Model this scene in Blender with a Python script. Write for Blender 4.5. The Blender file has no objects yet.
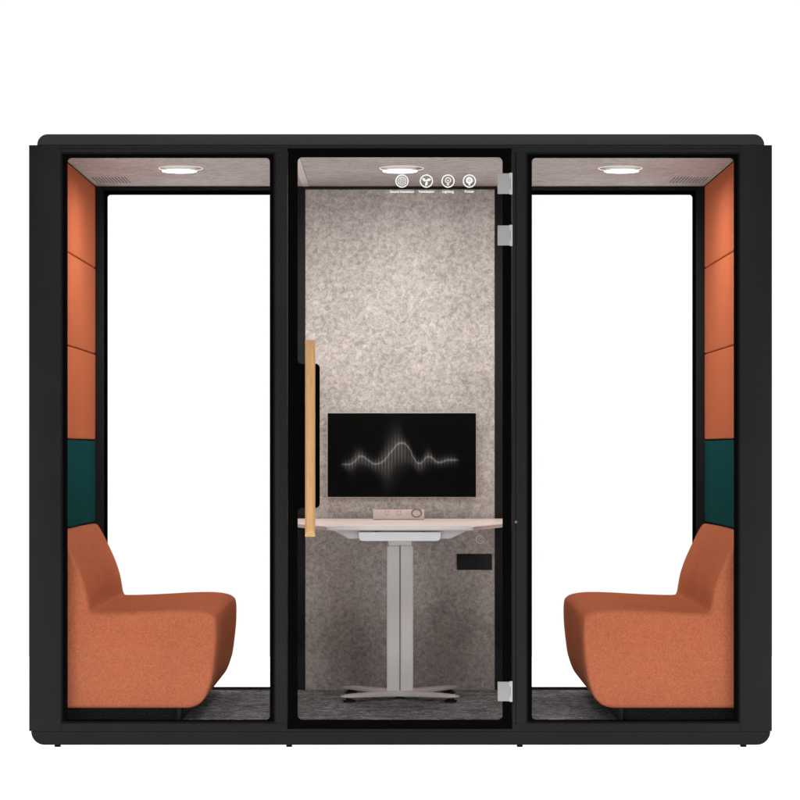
import bpy, bmesh, math, random
from mathutils import Vector, Matrix
random.seed(4)
SC = bpy.context.scene
COL = SC.collection
S = 800 / 3.0            # photo pixels per metre at the booth's front plane
CD = 9.08                # camera distance from the front plane
ZC = 297.5 / S           # eye height
D = 1.25                 # inner depth of the booth
def X(px, Y=0.0): return (px - 400) / S * (CD + Y) / CD
def Z(py, Y=0.0): return ZC - (py - 450) / S * (CD + Y) / CD
def M_(px): return px / S

# ------------------------------------------------------------ materials
def lin(c):
    return tuple(((v/255)/12.92 if v/255 <= .04045 else (((v/255)+.055)/1.055)**2.4) for v in c) + (1,)
def mat(name, color, rough=.5, spec=.5, metal=0.0, emit=None, estr=0):
    m = bpy.data.materials.new(name); m.use_nodes = True
    b = m.node_tree.nodes['Principled BSDF']
    b.inputs['Base Color'].default_value = (*color[:3], 1)
    b.inputs['Roughness'].default_value = rough
    b.inputs['Specular IOR Level'].default_value = spec
    b.inputs['Metallic'].default_value = metal
    if emit:
        b.inputs['Emission Color'].default_value = (*emit, 1); b.inputs['Emission Strength'].default_value = estr
    return m
class NT:
    def __init__(s, m): s.m = m; s.n = m.node_tree.nodes; s.l = m.node_tree.links; s.b = s.n['Principled BSDF']
    def add(s, t, **k):
        n = s.n.new(t)
        for a, v in k.items():
            if hasattr(n, a): setattr(n, a, v)
            else: n.inputs[a.replace('_', ' ')].default_value = v
        return n
    def coords(s, scale=(1, 1, 1)):
        g = s.add('ShaderNodeNewGeometry'); mp = s.add('ShaderNodeMapping')
        mp.inputs['Scale'].default_value = scale
        s.l.new(g.outputs['Position'], mp.inputs['Vector']); return mp.outputs[0]
    def noise(s, vec, scale, detail=3, rough=.6, dist=0):
        n = s.add('ShaderNodeTexNoise'); n.inputs['Scale'].default_value = scale
        n.inputs['Detail'].default_value = detail; n.inputs['Roughness'].default_value = rough
        n.inputs['Distortion'].default_value = dist
        s.l.new(vec, n.inputs['Vector']); return n.outputs['Fac']
    def ramp(s, fac, stops):
        r = s.add('ShaderNodeValToRGB'); e = r.color_ramp.elements
        while len(e) < len(stops): e.new(.5)
        for i, (p, c) in enumerate(stops): e[i].position = p; e[i].color = (*c[:3], 1)
        s.l.new(fac, r.inputs[0]); return r.outputs[0]
    def math(s, op, a, b=None, c=None, clamp=False):
        n = s.add('ShaderNodeMath'); n.operation = op; n.use_clamp = clamp
        for i, v in enumerate((a, b, c)):
            if v is None: continue
            if isinstance(v, (int, float)): n.inputs[i].default_value = v
            else: s.l.new(v, n.inputs[i])
        return n.outputs[0]
    def bump(s, h, strength, dist):
        n = s.add('ShaderNodeBump'); n.inputs['Strength'].default_value = strength; n.inputs['Distance'].default_value = dist
        s.l.new(h, n.inputs['Height']); s.l.new(n.outputs[0], s.b.inputs['Normal'])
    def color(s, c): s.l.new(c, s.b.inputs['Base Color'])

def paint(name, v, rough=.45, spec=.3):
    m = mat(name, (v, v, v), rough, spec); t = NT(m)
    c = t.coords()
    n = t.noise(c, 3.5, 4)
    t.color(t.ramp(n, [(.3, (v*.9,)*3), (.7, (v*1.1,)*3)]))
    t.bump(t.noise(c, 900, 2), .12, .0004)
    return m
frame_m = paint('satin charcoal paint', .0092, .5, .10)
cap_m = paint('satin charcoal cap paint', .0125, .45, .25)
rear_m = paint('matte dark frame paint', .010, .6, .15)
shell_m = paint('matte black lining', .004, .7, .1)
black_m = mat('black ceramic print', (.0006,)*3, .5, .02)
rubber_m = mat('black rubber', (.006,)*3, .7, .1)

def felt(name, stops, s1, s2, aniso=(1, 1, 1), bstr=.35):
    m = mat(name, (.5,)*3, .95, .05); t = NT(m); c = t.coords(aniso)
    a = t.noise(c, s1, 5, .68, .8); b = t.noise(c, s2, 3, .75, 1.6)
    big = t.noise(c, 4.5, 2)
    f = t.math('ADD', t.math('MULTIPLY', a, .5), t.math('ADD', t.math('MULTIPLY', b, .38), t.math('MULTIPLY', big, .12)))
    t.color(t.ramp(f, stops)); t.bump(b, bstr, .0015); return m
felt_m = felt('mottled grey beige wall felt', [(.37, (.23, .216, .208)), (.47, (.385, .360, .343)), (.53, (.49, .46, .437)), (.63, (.66, .62, .59))], 52, 190)
ceil_m = felt('brushed greige ceiling fabric', [(.38, (.29, .276, .272)), (.50, (.43, .408, .40)), (.62, (.57, .545, .535))], 26, 70, (1, 1.6, 1), .2)
# carpet: short streaky loops
carpet_m = mat('streaky charcoal carpet', (.1,)*3, .95, .05); t = NT(carpet_m)
c = t.coords((1, 1.0, 1)); c2 = t.coords((.6, 1.3, 1))
a = t.noise(c, 130, 4, .7, 1.0); b = t.noise(c2, 62, 3, .7, .5); big = t.noise(c2, 10, 2)
f = t.math('ADD', t.math('MULTIPLY', a, .42), t.math('ADD', t.math('MULTIPLY', b, .44), t.math('MULTIPLY', big, .14)))
t.color(t.ramp(f, [(.40, (.02, .02, .021)), (.48, (.10, .10, .102)), (.54, (.25, .255, .262)), (.64, (.58, .59, .61))]))
t.bump(a, .8, .003)
# upholstery
def cloth(name, base, var=.12, weave=520, sheen=0.0):
    m = mat(name, base, .9, .0); t = NT(m); c = t.coords()
    b = t.b; b.inputs['Sheen Weight'].default_value = sheen; b.inputs['Sheen Roughness'].default_value = .5
    n1 = t.noise(c, 170, 4, .7, .6); n2 = t.noise(c, weave, 2, .6); big = t.noise(c, 5, 2)
    f = t.math('ADD', t.math('MULTIPLY', n1, .52), t.math('ADD', t.math('MULTIPLY', n2, .42), t.math('MULTIPLY', big, .06)))
    lo = tuple(v*(1-var*1.6) for v in base); hi = tuple(min(1, v*(1+var*1.6)) for v in base)
    t.color(t.ramp(f, [(.35, lo), (.65, hi)]))
    t.bump(t.math('ADD', n1, t.math('MULTIPLY', n2, .5)), .6, .003); return m
orange_m = cloth('terracotta orange wool', (.41, .124, .062), .22, 420)
orange2_m = cloth('terracotta orange panel wool', (.455, .128, .060), .06)
teal_m = cloth('deep teal panel wool', (.008, .052, .052), .1, 520, 0)
teal_m.node_tree.nodes['Principled BSDF'].inputs['Specular IOR Level'].default_value = 0
# wood
wood_m = mat('light oak', (.6, .38, .2), .45, .3); t = NT(wood_m)
c = t.coords((60, 60, 3)); n = t.noise(c, 4, 5, .6, .8); n2 = t.noise(t.coords((260, 260, 6)), 3, 2)
t.color(t.ramp(t.math('ADD', t.math('MULTIPLY', n, .65), t.math('MULTIPLY', n2, .35)), [(.35, (.40, .21, .08)), (.65, (.54, .32, .14))])); t.bump(n2, .15, .0006)
steel_m = mat('brushed steel', (.27, .27, .27), .5, .3, .1)
steeledge_m = mat('pale steel edge', (.40, .40, .395), .4, .4, .2)
def coated(name, col, rough=.5, spec=.3):
    m = mat(name, col, rough, spec); t = NT(m); n = t.noise(t.coords(), 5, 3)
    t.color(t.ramp(n, [(.3, tuple(v*.94 for v in col)), (.7, tuple(min(1, v*1.05) for v in col))]))
    t.bump(t.noise(t.coords(), 1200, 1), .1, .0003); return m
deskmetal_m = coated('pale grey powder coat', (.68, .66, .66))
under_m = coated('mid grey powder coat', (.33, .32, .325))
tray_m = coated('cool light grey powder coat', (.46, .46, .475))
desktop_m = coated('pale pink laminate', (.80, .70, .655), .4)
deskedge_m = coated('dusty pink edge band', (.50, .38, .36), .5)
box_m = coated('blush pink plastic', (.52, .44, .405), .5)
ringd_m = coated('dull brown grey plastic', (.16, .13, .12), .5)
socket_m = mat('socket black plastic', (.010,)*3, .5, .2)
hole_m = mat('socket hole black', (.002,)*3, .7, .05)
vent_m = mat('vent slot brown', (.10, .085, .08), .8, .05)
gray_hole_m = coated('socket hole brown', (.27, .21, .19), .6)
decal_m = mat('white vinyl', (.86, .86, .86), .6, .2)
decal2_m = mat('grey white vinyl', (.50, .49, .49), .6, .2)
trim_m = coated('pale pinkish joint strip', (.60, .55, .53), .8)
bezel_m = coated('pinkish silver bezel', (.52, .45, .42), .4)
diff_m = mat('lit lamp diffuser', (.9, .9, .9), .5, .3, 0, (1, .985, .96), 2.6)
warm_m = mat('lit warm lamp ring', (.6, .55, .5), .5, .3, 0, (1, .91, .82), .5)
ringbase_m = coated('lamp base greige', (.12, .11, .105), .6)
# anti-reflective clear glass
glass_m = bpy.data.materials.new('clear anti reflective glass'); glass_m.use_nodes = True
nt = glass_m.node_tree; nt.nodes.clear()
o_ = nt.nodes.new('ShaderNodeOutputMaterial'); mx = nt.nodes.new('ShaderNodeMixShader')
tr = nt.nodes.new('ShaderNodeBsdfTransparent'); tr.inputs[0].default_value = (.993, .994, .993, 1)
gl = nt.nodes.new('ShaderNodeBsdfGlossy'); gl.inputs['Roughness'].default_value = .02
fr = nt.nodes.new('ShaderNodeFresnel'); fr.inputs[0].default_value = 1.08
nt.links.new(fr.outputs[0], mx.inputs[0]); nt.links.new(tr.outputs[0], mx.inputs[1]); nt.links.new(gl.outputs[0], mx.inputs[2]); nt.links.new(mx.outputs[0], o_.inputs[0])

# ------------------------------------------------------------ object helpers
def props(o, label=None, cat=None, group=None, kind=None):
    for k, v in (('label', label), ('category', cat), ('group', group), ('kind', kind)):
        if v: o[k] = v
    return o
def thing(name, loc, label, cat, group=None):
    o = bpy.data.objects.new(name, None); COL.objects.link(o); o.location = loc; o.empty_display_size = .1
    return props(o, label, cat, group)
def wloc(o):
    v = Vector((0, 0, 0))
    while o: v += o.location; o = o.parent
    return v
def obj(name, bm, m, parent=None, smooth=False, label=None):
    """bmesh (world coordinates) -> one mesh object below parent"""
    off = wloc(parent)
    bmesh.ops.recalc_face_normals(bm, faces=bm.faces)
    bmesh.ops.translate(bm, verts=bm.verts, vec=-off)
    me = bpy.data.meshes.new(name); bm.to_mesh(me); bm.free()
    for mm in (m if isinstance(m, (list, tuple)) else [m]): me.materials.append(mm)
    if smooth:
        for p in me.polygons: p.use_smooth = True
        try: me.set_sharp_from_angle(angle=math.radians(38))
        except Exception: pass
    o = bpy.data.objects.new(name, me); COL.objects.link(o); o.parent = parent
    if label: o['label'] = label
    return o
def box(bm, x0, x1, y0, y1, z0, z1, bev=0, seg=2, mi=0):
    t = bmesh.new(); bmesh.ops.create_cube(t, size=1)
    x0, x1 = sorted((x0, x1)); y0, y1 = sorted((y0, y1)); z0, z1 = sorted((z0, z1))
    for v in t.verts:
        v.co = Vector(((x0+x1)/2 + v.co.x*(x1-x0), (y0+y1)/2 + v.co.y*(y1-y0), (z0+z1)/2 + v.co.z*(z1-z0)))
    if bev: bmesh.ops.bevel(t, geom=list(t.edges), offset=bev, segments=seg, affect='EDGES', profile=.5)
    for f in t.faces: f.material_index = mi
    me = bpy.data.meshes.new('tmp'); t.to_mesh(me); t.free(); bm.from_mesh(me); bpy.data.meshes.remove(me)
    return bm
def pbox(bm, px0, px1, py0, py1, Y0, Y1, bev=0, Yr=0.0, seg=2):
    """box whose front face shows at these photo pixels when it stands at depth Yr"""
    return box(bm, X(px0, Yr), X(px1, Yr), Y0, Y1, Z(py0, Yr), Z(py1, Yr), bev, seg)
def rrect(px0, px1, py0, py1, r, Y=0.0, corners=(1, 1, 1, 1), n=8):
    """rounded rectangle loop in (x, z); corners tl, tr, br, bl"""
    x0, x1, z1, z0 = X(px0, Y), X(px1, Y), Z(py0, Y), Z(py1, Y); R = M_(r); pts = []
    for (cx, cz, a0, on) in ((x0, z1, 180, corners[0]), (x1, z1, 90, corners[1]), (x1, z0, 0, corners[2]), (x0, z0, -90, corners[3])):
        if not on: pts.append((cx, cz)); continue
        ox = cx + R if cx == x0 else cx - R; oz = cz + R if cz == z0 else cz - R
        for i in range(n+1):
            a = math.radians(a0 - 90*i/n); pts.append((ox + R*math.cos(a), oz + R*math.sin(a)))
    return pts
def circle(cx, cz, r, n=40, rz=None):
    return [(cx + r*math.cos(2*math.pi*i/n), cz + (rz or r)*math.sin(2*math.pi*i/n)) for i in range(n)]
def plate(loops, Y0, Y1, bev=0):
    """fills loops (even-odd holes) in the XZ plane and gives them thickness Y0..Y1"""
    cu = bpy.data.curves.new('tmp', 'CURVE'); cu.dimensions = '2D'; cu.fill_mode = 'BOTH'; cu.extrude = abs(Y1-Y0)/2
    for L in loops:
        sp = cu.splines.new('POLY'); sp.points.add(len(L)-1); sp.use_cyclic_u = True
        for p, (x, z) in zip(sp.points, L): p.co = (x, z, 0, 1)
    return from_curve(cu, (Y0+Y1)/2, bev)
def from_curve(cu, ymid, bev=0, scale=1, off=(0, 0)):
    o = bpy.data.objects.new('tmp', cu); COL.objects.link(o)
    bpy.context.view_layer.update()
    dg = bpy.context.evaluated_depsgraph_get()
    me = bpy.data.meshes.new_from_object(o.evaluated_get(dg))
    bm = bmesh.new(); bm.from_mesh(me); bpy.data.objects.remove(o); bpy.data.meshes.remove(me); bpy.data.curves.remove(cu)
    for v in bm.verts: v.co = Vector((v.co.x*scale + off[0], ymid - v.co.z, v.co.y*scale + off[1]))
    bmesh.ops.remove_doubles(bm, verts=bm.verts, dist=1e-6)
    if bev:
        bmesh.ops.dissolve_limit(bm, angle_limit=.01, verts=bm.verts, edges=bm.edges)
        es = [e for e in bm.edges if len(e.link_faces) == 2 and e.calc_face_angle(0) > .9]
        bmesh.ops.bevel(bm, geom=es, offset=bev, segments=4, affect='EDGES', profile=.5, clamp_overlap=True)
    return bm
def merge(a, b):
    me = bpy.data.meshes.new('tmp'); b.to_mesh(me); b.free(); a.from_mesh(me); bpy.data.meshes.remove(me); return a
def lathe(bm, cx, cy, prof, n=48):
    rings = []
    for r, z in prof:
        rings.append([bm.verts.new((cx + r*math.cos(2*math.pi*i/n), cy + r*math.sin(2*math.pi*i/n), z)) for i in range(n)])
    for a, b in zip(rings, rings[1:]):
        for i in range(n): bm.faces.new((a[i], a[(i+1) % n], b[(i+1) % n], b[i]))
    for rg in (rings[0], rings[-1]): bm.faces.new(rg)
    return bm
def torus(cx, cy, cz, R, r, n=64, m=8):
    bm = bmesh.new(); rg = []
    for i in range(n):
        a = 2*math.pi*i/n
        rg.append([bm.verts.new((cx+(R+r*math.cos(2*math.pi*j/m))*math.cos(a), cy+(R+r*math.cos(2*math.pi*j/m))*math.sin(a), cz+r*math.sin(2*math.pi*j/m))) for j in range(m)])
    for i in range(n):
        for j in range(m): bm.faces.new((rg[i][j], rg[(i+1) % n][j], rg[(i+1) % n][(j+1) % m], rg[i][(j+1) % m]))
    return bm
def ring_y(bm, cx, cz, r, t, Y0, Y1, rz=None, n=40):
    rz = rz or r
    return merge(bm, plate([circle(cx, cz, r, n, rz), circle(cx, cz, r-t, n, rz-t)], Y0, Y1))

# ------------------------------------------------------------ setting
# (thin translucent floor sheet; an added lamp below it washes out the contact shadow)
bm = bmesh.new(); box(bm, -7, 7, -4.5, 4, -.004, 0)
floor_m = bpy.data.materials.new('white translucent underlit floor'); floor_m.use_nodes = True
nt = floor_m.node_tree; nt.nodes.clear()
o_ = nt.nodes.new('ShaderNodeOutputMaterial'); mx = nt.nodes.new('ShaderNodeMixShader'); mx.inputs[0].default_value = .6
df = nt.nodes.new('ShaderNodeBsdfDiffuse'); df.inputs[0].default_value = (.93, .93, .93, 1)
tl = nt.nodes.new('ShaderNodeBsdfTranslucent')
nz = nt.nodes.new('ShaderNodeTexNoise'); nz.inputs['Scale'].default_value = 3
rp = nt.nodes.new('ShaderNodeValToRGB'); rp.color_ramp.elements[0].color = (.92, .92, .92, 1); rp.color_ramp.elements[1].color = (.95, .95, .95, 1)
nt.links.new(nz.outputs[0], rp.inputs[0]); nt.links.new(rp.outputs[0], tl.inputs[0])
nt.links.new(df.outputs[0], mx.inputs[1]); nt.links.new(tl.outputs[0], mx.inputs[2]); nt.links.new(mx.outputs[0], o_.inputs[0])
bm.free(); bm = bmesh.new(); bm.faces.new([bm.verts.new(p) for p in ((-7, -4.5, 0), (7, -4.5, 0), (7, 4, 0), (-7, 4, 0))])
props(obj('studio_floor', bm, floor_m), kind='structure')

# ------------------------------------------------------------ the booth
FY = Z(723)                                   # carpet height
CZ = Z(150)                                   # ceiling height
booth = thing('meeting_booth', (0, .66, 0), 'large black framed glass meeting booth with three bays, grey carpet and wooden door handle', 'booth')
B = booth
# outer shell
obj('roof_cap', plate([rrect(37, 764.5, 134, 145, 10.5, 0, (1, 1, 0, 0))], .003, 1.335, .010), cap_m, B, True)
obj('base_plinth', plate([rrect(31, 770.5, 731.6, 745, 13.5, 0, (0, 0, 1, 1))], .002, 1.335, .0025), frame_m, B, True)
for s in (-1, 1):
    bm = bmesh.new(); xs = sorted((s*X(772), s*X(757)))
    box(bm, xs[0], xs[1], .0515, 1.33, Z(731), Z(145.2), .002)
    obj('side_panel', bm, frame_m, B, True)
bm = bmesh.new(); box(bm, X(43), X(757), .062, 1.32, CZ+.006, Z(145.3)-.0005); obj('roof_lining', bm, shell_m, B)
bm = bmesh.new(); box(bm, X(43.5), X(756.5), .052, 1.32, Z(730.5), FY-.004); obj('floor_deck', bm, shell_m, B)
# front frame members, butted with hairline joints
bm = bmesh.new()
fb = .0012
pbox(bm, 29, 61, 145.1, 731.2, 0, .05, fb); pbox(bm, 740, 772, 145.1, 731.2, 0, .05, fb)
pbox(bm, 61.15, 739.85, 145.1, 148, 0, .05, fb)
pbox(bm, 61.15, 287.3, 148.02, 152.2, 0, .05, fb*.6); pbox(bm, 512.2, 739.85, 148.02, 152.2, 0, .05, fb*.6)
pbox(bm, 275.2, 287.3, 152.25, 723.2, 0, .05, fb); 
pbox(bm, 512.2, 515.8, 152.25, 723.2, .0012, .05, fb*.6); pbox(bm, 516.1, 526.2, 152.25, 723.2, 0, .05, fb)
pbox(bm, 61.15, 287.3, 723.25, 731.2, 0, .05, fb*.6); pbox(bm, 512.2, 739.85, 723.25, 731.2, 0, .05, fb*.6)
pbox(bm, 287.35, 512.15, 729, 731.2, 0, .05, fb*.6)
obj('front_frame', bm, frame_m, B, True)
bm = bmesh.new(); ring_y(bm, X(516), Z(522), .0042, .0014, -.0015, .001); box(bm, X(516)-.0007, X(516)+.0007, -.0012, .001, Z(522)-.002, Z(522)+.002)
obj('lock', bm, steel_m, B)
bm = bmesh.new(); pbox(bm, 514.6, 515.3, 150.5, 192, -.0008, .0012); obj('seal_strip', bm, frame_m, B)
# two fixed front windows
def window(px0, px1, name='front_window'):
    o = obj(name, plate([rrect(px0+.1, px1-.1, 152.4, 723.1, .5), rrect(px0+1.4, px1-1.4, 153.8, 721.7, .5)], .004, .045), shell_m, B)
    obj('glass_border', plate([rrect(px0+1.4, px1-1.4, 153.8, 721.7, .5), rrect(px0+5.8, px1-5.4, 157.4, 720.3, 4.2)], .0085, .010), black_m, o)
    obj('glass_border', plate([rrect(px0+1.4, px1-1.4, 153.8, 721.7, .5), rrect(px0+5.8, px1-5.4, 157.4, 720.3, 4.2)], .0205, .022), black_m, o)
    bm = bmesh.new(); pbox(bm, px0+1.5, px1-1.5, 153.9, 721.6, .0105, .020); obj('glass_pane', bm, glass_m, o)
window(61.1, 275.1); window(526.3, 739.9)
# rear window bays and rear frame (seen from inside)
RY = D
def RX(px): return X(px, RY)
def RZ(py): return Z(py, RY)
bm = bmesh.new()
zt, zb = CZ+.004, FY-.003
for s in (-1, 1):
    def sx(p): return s*abs(RX(p))
    box(bm, s*X(756.5), sx(103.8), RY, RY+.07, zb, zt, .001)               # outer stile
    box(bm, sx(305.2), sx(289), RY, RY+.07, zb, zt, .001)                  # post beside felt
    box(bm, sx(103.6), sx(289.2), RY+.0005, RY+.069, RZ(190), zt, .0006)     # head rail
    box(bm, sx(103.6), sx(289.2), RY+.0005, RY+.069, zb, RZ(688.8), .0006)
box(bm, RX(305), RX(495), RY-.0005, RY+.069, RZ(189.2), zt, .0006)
obj('rear_frame', bm, rear_m, B, True)
for s in (-1, 1):
    a, b = (103.4, 289.2) if s < 0 else (510.8, 696.6)
    r = rrect(a, b, 189.6, 689.2, .5, RY)
    o = obj('rear_window', plate([r, rrect(a+3.6, b-3.6, 194.3, 687.4, 3.6, RY)], RY+.012, RY+.0135), black_m, B)
    obj('glass_border', plate([r, rrect(a+3.6, b-3.6, 194.3, 687.4, 3.6, RY)], RY+.0245, RY+.026), black_m, o)
    bm = bmesh.new(); pbox(bm, a+.2, b-.2, 189.8, 689, RY+.014, RY+.024, 0, RY); obj('glass_pane', bm, glass_m, o)
# felt wall behind the desk
bm = bmesh.new(); box(bm, RX(305.2), RX(494.8), RY+.004, RY+.066, zb, RZ(189.3), .0015); obj('felt_wall', bm, felt_m, B, True)
# carpet
bm = bmesh.new(); box(bm, X(54.3), X(745.7), .053, RY-.001, FY-.003, FY); obj('carpet', bm, carpet_m, B)
# ceiling panels
for a, b in ((54, 288.7), (297.3, 511.6), (512.0, 746)):
    bm = bmesh.new(); box(bm, X(a)+.0005, X(b)-.0005, .053, RY-.001, CZ, CZ+.005, .001); obj('ceiling_panel', bm, ceil_m, B, True)
bm = bmesh.new(); box(bm, X(288.9), X(297.1), .0535, RY-.0015, CZ-.0012, CZ+.005, .0005); obj('ceiling_trim', bm, trim_m, B, True)
# upholstered wall cushions
rows = [(150.15, 242.9, orange2_m, 'orange wall cushion'), (243.8, 340.4, orange2_m, 'orange wall cushion'), (341.3, 437.9, orange2_m, 'orange wall cushion'),
        (439.4, 531.3, teal_m, 'deep teal wall cushion directly above the seat back')]
for s in (-1, 1):
    bm = bmesh.new(); xs = sorted((s*X(757), s*X(754.5))); box(bm, xs[0]+.0005, xs[1]-.0005, .053, RY-.002, FY, CZ-.001); obj('side_lining', bm, shell_m, B)
    for p0, p1, mm, lb in rows:
        bm = bmesh.new(); xs = sorted((s*X(754.4), s*X(746)))
        box(bm, xs[0], xs[1], .054, RY-.012, Z(p0), Z(p1), .006, 4)
        obj('wall_cushion', bm, mm, B, True, lb)
# ceiling lights
LY = .58; LZ = CZ
for lx in (-.88, 0, .884):
    bm = lathe(bmesh.new(), lx+(.006 if lx <= 0 else -.006), LY-.008, [(.086, LZ-.0002), (.086, LZ-.0015), (.040, LZ-.0020)])
    o = obj('ceiling_light', bm, ringbase_m, B, True)
    obj('trim_ring', torus(lx+(.006 if lx <= 0 else -.006), LY-.008, LZ-.0024, .0872, .0017), warm_m, o, True)
    obj('diffuser', lathe(bmesh.new(), lx, LY, [(.066, LZ-.0115), (.0695, LZ-.0122), (.069, LZ-.0138), (.064, LZ-.0145)]), diff_m, o, True)
    L = bpy.data.lights.new('downlight', 'AREA'); L.shape = 'DISK'; L.size = .13; L.energy = 6.0; L.color = (1, .955, .91); L.spread = math.radians(172)
    lo = bpy.data.objects.new('downlight', L); COL.objects.link(lo); lo.parent = o
    lo.location = Vector((lx, LY, LZ-.019)) - wloc(B)
# vent slots in ceiling corners
for s in (-1, 1):
    bm = bmesh.new()
    for i in range(11):
        x = s*(1.135 + .0135*i); box(bm, x-.0018, x+.0018, .90, 1.115, CZ-.0008, CZ+.002)
    obj('vent_grille', bm, vent_m, B)
# wall socket and round button
bm = bmesh.new(); YW = RY+.004
pbox(bm, 457, 492, 554, 570, YW-.008, YW+.002, .0012, YW-.008); o = obj('wall_socket', bm, socket_m, B, True)
def holes(bm, cx, cy, Y, k=1):
    for dx, dy, w, h in ((-1.5, -1.6, .45, .8), (1.5, -1.6, .45, .8), (-1.8, 1.3, .45, .7), (1.8, 1.3, .45, .7), (0, 2.4, .45, .8)):
        box(bm, X(cx+dx*k-w*k, Y), X(cx+dx*k+w*k, Y), Y-.0006, Y+.001, Z(cy+dy*k-h*k, Y), Z(cy+dy*k+h*k, Y))
for hx, hk in ((474.5, 1), (483.5, .8)):
    bm = bmesh.new(); holes(bm, hx, 562, YW-.008, hk); obj('socket', bm, hole_m, o)
bm = bmesh.new(); ring_y(bm, X(480, YW), Z(539.6, YW), M_(4.8), M_(1.0), YW-.004, YW+.001); ring_y(bm, X(480, YW), Z(539.6, YW), M_(2.1), M_(.6), YW-.003, YW+.001)
obj('round_button', bm, desktop_m, B)
# feet
for px in (57, 289, 520, 744):
    for Y in (.02, 1.3):
        bm = bmesh.new(); box(bm, X(px-2.9), X(px+2.9), Y-.010, Y+.010, .0004, .016, .0008)
        obj('levelling_foot', bm, hole_m, B)

# door of glass
obj_d = obj('glass_door', plate([rrect(287.9, 511.6, 148.4, 728.6, 1), rrect(297.6, 502.6, 157, 720, 4.5)], .0115, .013), black_m, B)
loop = []
def P(x, y): loop.append((X(x), Z(y)))
# inner outline of the printed border with the handle tab
def arc(cx, cy, r, a0, a1, n=6):
    for i in range(n+1):
        a = math.radians(a0 + (a1-a0)*i/n); P(cx + r*math.cos(a), cy - r*math.sin(a))
arc(302, 161.5, 4.5, 180, 90); arc(498, 161.5, 4.5, 90, 0); arc(498, 715.5, 4.5, 0, -90); arc(302, 715.5, 4.5, -90, -180)
P(297.6, 517); arc(302.2, 512.6, 4.6, 180, 90, 5); arc(315.2, 503.4, 4.6, -90, 0, 5); arc(315.2, 368.2, 4.6, 0, 90, 5)
arc(302.4, 359.2, 4.8, -90, -180, 5)
obj('glass_border', plate([rrect(287.9, 511.6, 148.4, 728.6, 1), loop], .0005, .002), black_m, obj_d)
bm = bmesh.new(); pbox(bm, 288, 511.5, 148.5, 728.5, .0025, .011); obj('glass_pane', bm, glass_m, obj_d)
for y0, y1 in ((173, 194), (225, 245.5), (681, 701)):
    bm = bmesh.new(); pbox(bm, 497.6, 510.2, y0+.6, y1, -.009, .0002, .0012)
    h = obj('hinge', bm, steel_m, obj_d, True)
    bm = bmesh.new(); pbox(bm, 510.4, 512.4, y0, y1+.6, -.0105, .0, .0006)
    pbox(bm, 509.2, 510.4, y0+.2, y0+5.4, -.0098, .0, .0003); pbox(bm, 509.2, 510.4, y1-5, y1+.4, -.0098, .0, .0003)
    # leaf knuckle belongs to the same hinge
    me = bpy.data.meshes.new('t'); bm.to_mesh(me); bm.free()
    b2 = bmesh.new(); b2.from_mesh(h.data); off = wloc(obj_d)
    b3 = bmesh.new(); b3.from_mesh(me); bmesh.ops.translate(b3, verts=b3.verts, vec=-off)
    for f in b3.faces: f.material_index = 1
    h.data.materials.append(steeledge_m)
    merge(b2, b3); b2.to_mesh(h.data); b2.free(); bpy.data.meshes.remove(me)
# wooden pull handle
HY = -.05
x0, x1 = X(304.8, HY), X(315.0, HY); zt_, zb_ = Z(339.8, HY), Z(537, HY)
bm = bmesh.new(); n = 14; cx = (x0+x1)/2; hw = (x1-x0)/2
sec = [(cx + hw*math.sin(a), HY + .022 - .024*max(0, math.cos(a))**.75) for a in [math.radians(-90+180*i/n) for i in range(n+1)]] + [(x1, HY+.03), (x0, HY+.03)]
rings = []
lv = [zt_ - .026*k/6 for k in range(7)] + [zb_ + .026*k/6 for k in range(6, -1, -1)]
for z in lv:
    e = min(zt_-z, z-zb_); cut = HY - .003 + .023*max(0, 1-e/.026)
    rings.append([bm.verts.new((x, max(y, cut), z)) for x, y in sec])
for a, b in zip(rings, rings[1:]):
    for i in range(len(sec)): bm.faces.new((a[i], a[(i+1) % len(sec)], b[(i+1) % len(sec)], b[i]))
bm.faces.new(rings[0]); bm.faces.new(rings[-1])
for z in (zt_-.09, zb_+.09):
    b2 = bmesh.new(); box(b2, cx-.007, cx+.007, HY+.029, .0004, z-.007, z+.007, .002); merge(bm, b2)
obj('door_handle', bm, wood_m, obj_d, True)
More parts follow.
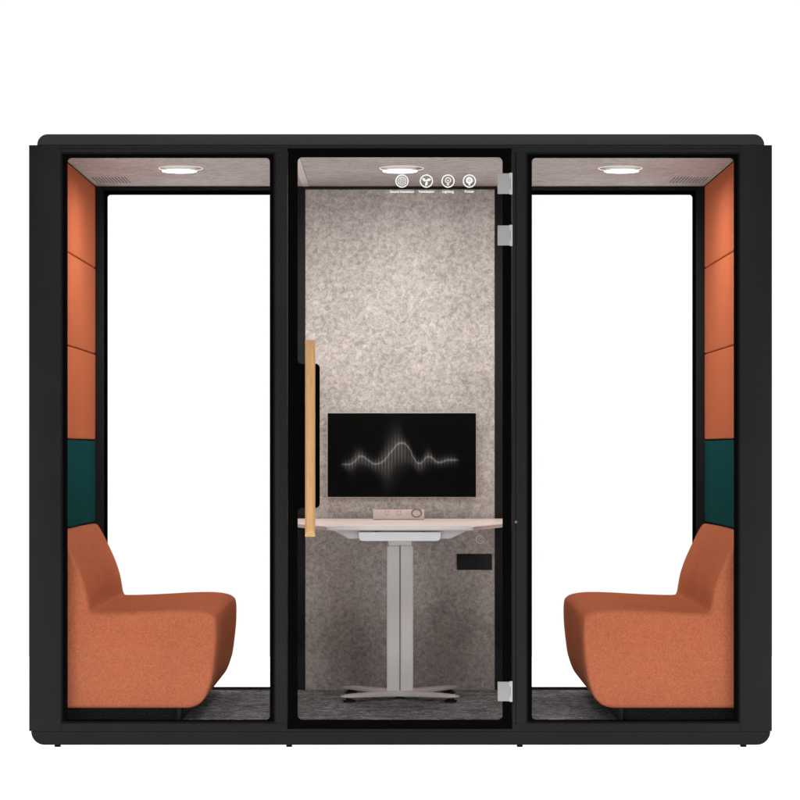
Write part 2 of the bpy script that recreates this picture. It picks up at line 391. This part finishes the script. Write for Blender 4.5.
# emblems and captions on the glass
ex = (402, 426.4, 448, 469.4); ey = 181; DY = .0014
def pl(loops): return plate(loops, .0010, .0023)
for i, px in enumerate(ex):
    cx, cz = X(px), Z(ey)
    q = lambda dx, dy: (X(px+dx), Z(ey+dy))
    bm = bmesh.new(); ring_y(bm, cx, cz, M_(6.6), M_(1.05), .0010, .0023)
    if i == 0:
        ring_y(bm, cx, cz, M_(4.5), M_(.45), .0010, .0023)
        for k in (-3, -1.8, -.6, .6, 1.8, 3):
            hh = math.sqrt(4.2**2-k*k); box(bm, X(px+k-.22), X(px+k+.22), .0010, .0023, Z(ey-hh), Z(ey+hh))
    elif i == 1:
        for k in range(3):
            a = math.radians(150 - 120*k)
            c_ = (cx + M_(2.7)*math.cos(a), cz + M_(2.7)*math.sin(a))
            merge(bm, pl([[(c_[0] + M_(2.0)*math.cos(t_)*math.cos(a) - M_(1.5)*math.sin(t_)*math.sin(a+.5), c_[1] + M_(2.0)*math.cos(t_)*math.sin(a) + M_(1.5)*math.sin(t_)*math.cos(a+.5)) for t_ in [2*math.pi*j/20 for j in range(20)]]]))
        merge(bm, pl([circle(cx, cz, M_(.7), 16)]))
    elif i == 2:
        ring_y(bm, cx, cz+M_(.8), M_(3.0), M_(.7), .0010, .0023)
        for yy in (2.6, 3.6): box(bm, X(px-1.1), X(px+1.1), .0010, .0023, Z(ey+yy), Z(ey+yy+.6))
        merge(bm, pl([circle(cx, cz+M_(.4), M_(.8), 12)]))
    else:
        merge(bm, pl([circle(cx, cz+M_(.7), M_(3.4), 28), circle(cx, cz+M_(.7), M_(1.5), 20), circle(cx, cz+M_(.7), M_(.8), 14)]))
        box(bm, X(px-.9), X(px+.9), .0010, .0023, Z(ey+2.9), Z(ey+4.4))
    obj('emblem', bm, decal_m, obj_d, False, ['round sound insulation emblem', 'round fan emblem', 'round light bulb emblem', 'round power plug emblem'][i])
    cu = bpy.data.curves.new('t', 'FONT'); cu.body = ['Sound insulation', 'Ventilation', 'Lighting', 'Power'][i]
    cu.align_x = 'CENTER'; cu.size = M_(3.6); cu.extrude = .0005; cu.offset = .0003
    bm = from_curve(cu, .0014, 0, 1, (cx, Z(192.7)))
    obj('caption', bm, decal_m, obj_d)

# ------------------------------------------------------------ sofas
def catmull(pts, n=7):
    out = []
    for i in range(len(pts)-1):
        p0 = Vector(pts[max(i-1, 0)]); p1 = Vector(pts[i]); p2 = Vector(pts[i+1]); p3 = Vector(pts[min(i+2, len(pts)-1)])
        for k in range(n):
            t = k/n
            out.append(.5*((2*p1) + (p2-p0)*t + (2*p0-5*p1+4*p2-p3)*t*t + (3*p1-p0-3*p2+p3)*t**3))
    out.append(Vector(pts[-1])); return out
SY1, SY2 = .055, 1.185
def make_sofa(sgn):
    pts = [(48, 706), (47.5, 640), (47.5, 560), (47.6, 538), (49.5, 534), (54, 532.9), (58.4, 532.6), (61.5, 535), (66.6, 543.5), (73.4, 557.5), (80.8, 574), (86.0, 590), (88.4, 603), (90.2, 610.6), (96, 612.6),
           (130, 611.6), (165, 609.7), (190, 609.3), (205, 611), (213, 614.5), (216.2, 621), (216.4, 640), (214.6, 660), (211.6, 680), (206, 696), (199.6, 704), (191, 707.6), (178, 708.4), (120, 708.4), (62, 708.4), (50, 708)]
    prof = [Vector((X(p[0], SY1), Z(p[1], SY1))) for p in pts]
    prof = catmull([tuple(p) for p in prof], 6)
    # walk the closed outline in even steps
    prof.append(prof[0]); pr = []; step = .008; need = 0.0
    for a, b in zip(prof, prof[1:]):
        L = (b-a).length; q = need
        while q < L: pr.append(a + (b-a)*(q/L)); q += step
        need = q - L
    if (pr[0]-pr[-1]).length < .004: pr.pop()
    N = len(pr)
    area = sum(pr[i].x*pr[(i+1) % N].y - pr[(i+1) % N].x*pr[i].y for i in range(N))
    nrm = []
    for i in range(N):
        tg = (pr[(i+2) % N] - pr[i-2]); tg.normalize(); v = Vector((tg.y, -tg.x))
        if area < 0: v = -v
        nrm.append(v)
    cx = .5; bm = bmesh.new(); R = .016
    levels = []
    for k in range(7):
        a = math.pi/2*k/6; levels.append((SY1 + R*(1-math.sin(a)), R*(1-math.cos(a))))
    levels = levels[::-1]
    mid = [(SY1 + (SY2-SY1)*f, 0) for f in (.1, .2, .3, .4, .5, .6, .7, .8, .9)]
    far = [(SY1+SY2-y, i) for y, i in levels[::-1]]
    rings = []
    for y, ins in levels + mid + far:
        bulge = 0
        f = (y-SY1)/(SY2-SY1); ring = []
        for p, v in zip(pr, nrm):
            crown = .0035*math.sin(math.pi*min(1, max(0, f)))*(1 if v.y > .3 else 0)
            co = p - v*ins
            ring.append(bm.verts.new((co.x*sgn*1.0, y, co.y+crown)))
        rings.append(ring)
    for a, b in zip(rings, rings[1:]):
        for i in range(N): bm.faces.new((a[i], a[(i+1) % N], b[(i+1) % N], b[i]))
    caps = [bm.faces.new([bm.verts.new(v.co) for v in rg]) for rg in (rings[0], rings[-1])]; bmesh.ops.triangulate(bm, faces=caps)
    side = 'left' if sgn > 0 else 'right'
    lab = {'left': 'terracotta orange upholstered bench seat in the left bay, facing right towards the desk',
           'right': 'terracotta orange upholstered bench seat in the right bay, facing left towards the desk'}[side]
    xm = X(57, SY1)*sgn
    root = thing('bench_seat', (xm*.75, .62, FY), lab, 'seat', 'orange bench seats facing each other')
    o = obj('upholstery', bm, orange_m, root, False)
    for p in o.data.polygons: p.use_smooth = abs(p.normal.y) < .999
    bm = bmesh.new(); xs = sorted((sgn*X(57.5, .1), sgn*X(183, .1)))
    box(bm, xs[0], xs[1], .10, 1.15, FY+.001, Z(706.5, SY1), .002); obj('plinth', bm, shell_m, root, True)
    for Y in (.085, 1.16):
        bm = bmesh.new(); xs = sorted((sgn*X(177.5, .1), sgn*X(181.5, .1)))
        box(bm, xs[0], xs[1], Y-.012, Y+.012, FY+.001, Z(706.5, SY1), .002); obj('leg', bm, frame_m, root, True)
make_sofa(1); make_sofa(-1)

# ------------------------------------------------------------ desk
desk = thing('standing_desk', (0, .92, FY), 'pale pink topped pedestal desk with grey column and crossed feet, standing in the central bay', 'desk')
ZT = ZC - 77.9/S
def prism_xy(pts, z0, z1, bev=0):
    bm = bmesh.new(); a = [bm.verts.new((x, y, z0)) for x, y in pts]; b = [bm.verts.new((x, y, z1)) for x, y in pts]
    n = len(pts); bm.faces.new(a); bm.faces.new(b)
    for i in range(n): bm.faces.new((a[i], a[(i+1) % n], b[(i+1) % n], b[i]))
    if bev: bmesh.ops.bevel(bm, geom=list(bm.edges), offset=bev, segments=3, affect='EDGES')
    return bm
top = [(-.45, 1.235), (.45, 1.235), (.45, .66), (.281, .17), (-.281, .17), (-.45, .66)]
obj('desktop', prism_xy(top, ZT-.0035, ZT, .001), desktop_m, desk, True)
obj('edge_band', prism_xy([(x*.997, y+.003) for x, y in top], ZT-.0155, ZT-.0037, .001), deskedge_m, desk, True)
def prism_xz(pts, y0, y1, bev=0):
    return plate([pts], y0, y1, bev)
Yu = .163
bm = bmesh.new(); box(bm, X(328.6, Yu), X(471.5, Yu), Yu, .20, Z(529.3, Yu), Z(526.6, Yu), .001); obj('front_rail', bm, tray_m, desk, True)
Yu = .20
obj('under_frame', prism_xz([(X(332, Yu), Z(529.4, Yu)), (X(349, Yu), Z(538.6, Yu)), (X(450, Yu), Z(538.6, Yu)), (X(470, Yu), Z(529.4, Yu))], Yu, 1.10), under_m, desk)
Yu = .175
obj('cable_tray', plate([rrect(358.6, 440.6, 532.2, 541, 4, Yu, (0, 0, 1, 1))], Yu, .60, .0015), tray_m, desk, True)
for px in (377, 423.5):
    bm = bmesh.new(); pbox(bm, px-2.2, px+2.2, 531, 532.3, .185, .1995, .0005, .185); obj('screw', bm, ringd_m, desk)
CYf = .875
for a, b in ((386.8, 399.6), (400.4, 413.2)):
    bm = bmesh.new(); pbox(bm, a, b, 545.5, 698, CYf, CYf+.085, .006, CYf, 4); obj('column', bm, deskmetal_m, desk, True)
bm = bmesh.new(); pbox(bm, 398, 402, 546, 697, CYf+.008, CYf+.08, 0, CYf); obj('column_core', bm, ringd_m, desk)
bm = bmesh.new(); pbox(bm, 388.5, 411.5, 538, 545.6, CYf+.004, CYf+.08, .001, CYf); obj('column_head', bm, deskmetal_m, desk, True)
zf = FY
for sx in (-1, 1):
    for sy in (-1, 1):
        bm = bmesh.new(); a = Vector((sx*.0, .918 + sy*.012)); b = Vector((sx*.232, .92+sy*.20)); dr = (b-a).normalized(); pn = Vector((-dr.y, dr.x))
        secs = []; K = 9
        for i in range(K+1):
            f = i/K; c_ = a + (b-a)*f; w = .036 - .014*f; zl = zf + .006 + .013*f**.8; zh = zf + .036 - .003*f
            if i == K: w *= .6; zl += .003; zh -= .003
            v = []
            for j in range(12):
                an = 2*math.pi*j/12; cc, ss = math.cos(an), math.sin(an)
                ux = math.copysign(abs(cc)**.5, cc)*w; uz = math.copysign(abs(ss)**.5, ss)*(zh-zl)/2
                v.append(bm.verts.new((c_.x+pn.x*ux, c_.y+pn.y*ux, (zl+zh)/2+uz)))
            secs.append(v)
        for p, q_ in zip(secs, secs[1:]):
            for j in range(12): bm.faces.new((p[j], p[(j+1) % 12], q_[(j+1) % 12], q_[j]))
        bm.faces.new(secs[0]); bm.faces.new(secs[-1])
        lg = obj('leg', bm, deskmetal_m, desk, True)
        obj('glide', lathe(bmesh.new(), sx*.205, .92+sy*.178, [(.022, zf+.0005), (.026, zf+.003), (.026, zf+.009), (.014, zf+.012), (.014, zf+.022)], 24), rubber_m, lg, True)
obj('centre_pad', lathe(bmesh.new(), 0, .905, [(.035, zf+.001), (.035, zf+.009)], 24), rubber_m, desk, True)

# socket box on the desk
BY = 1.03
sb = thing('power_strip', (0, BY, ZT), 'blush pink power strip with round dial ring on the desk below the screen', 'power strip')
bm = bmesh.new(); pbox(bm, 373, 424.3, 509.6, 519.3, BY, BY+.045, .0015, BY); obj('housing', bm, box_m, sb, True)
bm = bmesh.new(); box(bm, X(373.8, BY), X(423.5, BY), BY+.003, BY+.042, ZT+.0003, ZT+.0025); obj('base', bm, ringd_m, sb)
bm = bmesh.new(); holes(bm, 387, 513, BY, .95); obj('socket', bm, gray_hole_m, sb)
bm = bmesh.new(); holes(bm, 399, 513, BY, .95); obj('socket', bm, gray_hole_m, sb)
bm = bmesh.new(); holes(bm, 407, 513, BY, .45); obj('socket', bm, gray_hole_m, sb)
bm = bmesh.new(); ring_y(bm, X(416.6, BY), Z(513, BY), M_(6.0), M_(1.2), BY-.003, BY+.001, M_(5.0)); obj('dial_ring', bm, ringd_m, sb)

# monitor on the wall
MY = 1.205
mon = thing('wall_monitor', (0, RY, Z(497, MY)), 'black flat wall screen showing a grey sound wave, mounted on the felt above the desk', 'screen')
bm = bmesh.new(); pbox(bm, 326.9, 476.5, 412.4, 497.5, MY+.001, MY+.040, .002, MY); obj('housing', bm, bezel_m, mon, True)
bm = bmesh.new(); pbox(bm, 360, 440, 430, 480, MY+.0405, RY+.0035, 0, MY); obj('wall_bracket', bm, socket_m, mon)
scr_m = mat('lit display with wave', (.0015,)*3, .3, .08); t = NT(scr_m)
g = t.add('ShaderNodeNewGeometry'); sp = t.add('ShaderNodeSeparateXYZ'); t.l.new(g.outputs['Position'], sp.inputs[0])
xa, xb = X(335, MY), X(465, MY); za, zb2 = Z(497, MY), Z(413, MY)
u = t.math('DIVIDE', t.math('SUBTRACT', sp.outputs[0], xa), xb-xa, clamp=True)          # 0..1 along the wave
v = t.math('DIVIDE', t.math('SUBTRACT', sp.outputs[2], za), zb2-za)                     # 0..1 up the screen
def fcurve(u, pts):
    n = t.add('ShaderNodeFloatCurve'); cv = n.mapping.curves[0]
    while len(cv.points) < len(pts): cv.points.new(.5, .5)
    for p, (a, b) in zip(cv.points, pts): p.location = (a, b); p.handle_type = 'AUTO_CLAMPED'
    n.mapping.update(); t.l.new(u, n.inputs['Value']); return n.outputs[0]
def ux(px): return (px-335)/130
def vy(py): return (497-py)/84
def env(pts): return fcurve(u, [(0, vy(pts[0][1]))] + [(ux(a), vy(b)) for a, b in pts] + [(1, vy(pts[-1][1]))])
wave = env([(339.5, 464.4), (348.7, 464.4), (354.8, 461.4), (361, 456.2), (368.2, 460.3), (375.3, 464), (381.5, 462.4), (391.8, 451), (402, 443), (408, 447), (414.3, 458.7), (419.4, 463.4), (428.7, 456.7), (438.9, 462.4), (449, 460), (459.4, 460)])
upper = env([(340, 464), (350, 458), (359, 450), (366, 456), (373, 459), (380, 452), (390, 436), (397, 430), (403, 437), (412, 453), (419, 460), (428, 450), (436, 459), (448, 457), (460, 460)])
lower = env([(340, 466), (350, 472), (360, 466), (368, 468), (378, 475), (387, 481), (397, 470), (410, 466), (420, 472), (430, 465), (445, 464), (460, 461)])
end = fcurve(u, [(0, 0), (ux(339), .0), (ux(346), .75), (ux(370), .9), (ux(400), 1), (ux(440), .85), (ux(455), .7), (ux(461), 0), (1, 0)])
amp = fcurve(u, [(0, 0), (ux(341), .05), (ux(350), .5), (ux(360), .8), (ux(372), .4), (ux(386), .9), (ux(397), 1), (ux(410), .5), (ux(420), .45), (ux(429), .6), (ux(439), .25), (ux(449), .45), (ux(460), 0), (1, 0)])
mid = t.math('MULTIPLY', t.math('ADD', upper, lower), .5)
half = t.math('ADD', t.math('ABSOLUTE', t.math('MULTIPLY', t.math('SUBTRACT', upper, lower), .5)), .012)
ad = t.math('ABSOLUTE', t.math('SUBTRACT', v, wave)); am = t.math('ABSOLUTE', t.math('SUBTRACT', v, mid))
nz = t.add('ShaderNodeTexNoise'); nz.noise_dimensions = '1D'; nz.inputs['Scale'].default_value = 60; nz.inputs['Detail'].default_value = 2
t.l.new(u, nz.inputs['W'])
jit = t.math('ADD', .55, t.math('MULTIPLY', nz.outputs['Fac'], .9))
stripe = t.math('ADD', .58, t.math('MULTIPLY', t.math('SINE', t.math('MULTIPLY', u, 2*math.pi*130/3.3)), .42))
def bell(d, w, p): return t.math('EXPONENT', t.math('MULTIPLY', t.math('POWER', t.math('DIVIDE', d, w), p), -1))
line = t.math('MULTIPLY', bell(ad, .010, 2), end)
near = t.math('MULTIPLY', bell(ad, .035, 1.2), t.math('MULTIPLY', end, stripe))
glow = t.math('MULTIPLY', bell(am, t.math('MULTIPLY', half, .62), 3), t.math('MULTIPLY', t.math('MULTIPLY', stripe, jit), amp))
haze = t.math('MULTIPLY', bell(am, t.math('MULTIPLY', half, .95), 2), amp)
tot = t.math('ADD', t.math('ADD', t.math('MULTIPLY', line, .12), t.math('MULTIPLY', near, .075)), t.math('ADD', t.math('MULTIPLY', glow, .062), t.math('MULTIPLY', haze, .028)))
t.b.inputs['Emission Color'].default_value = (1, .92, .87, 1); t.l.new(tot, t.b.inputs['Emission Strength'])
bm = bmesh.new(); pbox(bm, 327.6, 476, 413.2, 497, MY, MY+.003, 0, MY); obj('display', bm, scr_m, mon)

# ------------------------------------------------------------ lights, world, camera
W = bpy.data.worlds.new('World'); SC.world = W; W.use_nodes = True
nt = W.node_tree; bg = nt.nodes['Background']
tc = nt.nodes.new('ShaderNodeTexCoord'); se = nt.nodes.new('ShaderNodeSeparateXYZ'); mr = nt.nodes.new('ShaderNodeMapRange')
nt.links.new(tc.outputs['Generated'], se.inputs[0]); nt.links.new(se.outputs[1], mr.inputs['Value'])
mr.inputs['From Min'].default_value = -.25; mr.inputs['From Max'].default_value = .25; mr.inputs['To Min'].default_value = .06; mr.inputs['To Max'].default_value = 1.04
bg.inputs[0].default_value = (1, 1, 1, 1); nt.links.new(mr.outputs[0], bg.inputs[1])
def area(name, loc, target, sx, sy, e, col=(1, 1, 1), spread=180):
    L = bpy.data.lights.new(name, 'AREA'); L.shape = 'RECTANGLE'; L.size = sx; L.size_y = sy; L.energy = e; L.color = col; L.spread = math.radians(spread)
    o = bpy.data.objects.new(name, L); COL.objects.link(o); o.location = loc
    o.rotation_euler = (Vector(target)-Vector(loc)).to_track_quat('-Z', 'Y').to_euler(); return o
area('ceiling_softbox', (0, .3, 5.2), (0, .3, 0), 13, 10, 230, (1, 1, 1), 70)
area('underfloor_fill', (0, -.2, -.5), (0, -.2, 1), 15, 10, 1050)  # unseen lamp added under the floor sheet to whiten the ground beneath the booth
for sx_ in (-1, 1): area('side_fill', (sx_*5.2, -7, 1.5), (sx_*.1, .3, .8), 2.2, 2.4, 145, (1, .99, .98))  # unseen fill lamps, added to lighten the felt below the desk
area('key_softbox', (0, -7.2, 4.7), (0, 0, .9), 6, 1.8, 185, (1, .985, .97))
cam = bpy.data.cameras.new('Camera'); co = bpy.data.objects.new('Camera', cam); COL.objects.link(co)
co.location = (0, -CD, ZC); co.rotation_euler = (math.pi/2, 0, 0)
cam.sensor_width = 36; cam.lens = 36*CD/3.0; cam.shift_y = 50/800; cam.clip_start = .1; cam.clip_end = 500
SC.camera = co
SC.view_settings.view_transform = 'Standard'; SC.view_settings.look = 'None'; SC.view_settings.exposure = 0; SC.view_settings.gamma = 1
SC.render.engine = 'CYCLES'
SC.cycles.max_bounces = 12; SC.cycles.transparent_max_bounces = 24; SC.cycles.diffuse_bounces = 5
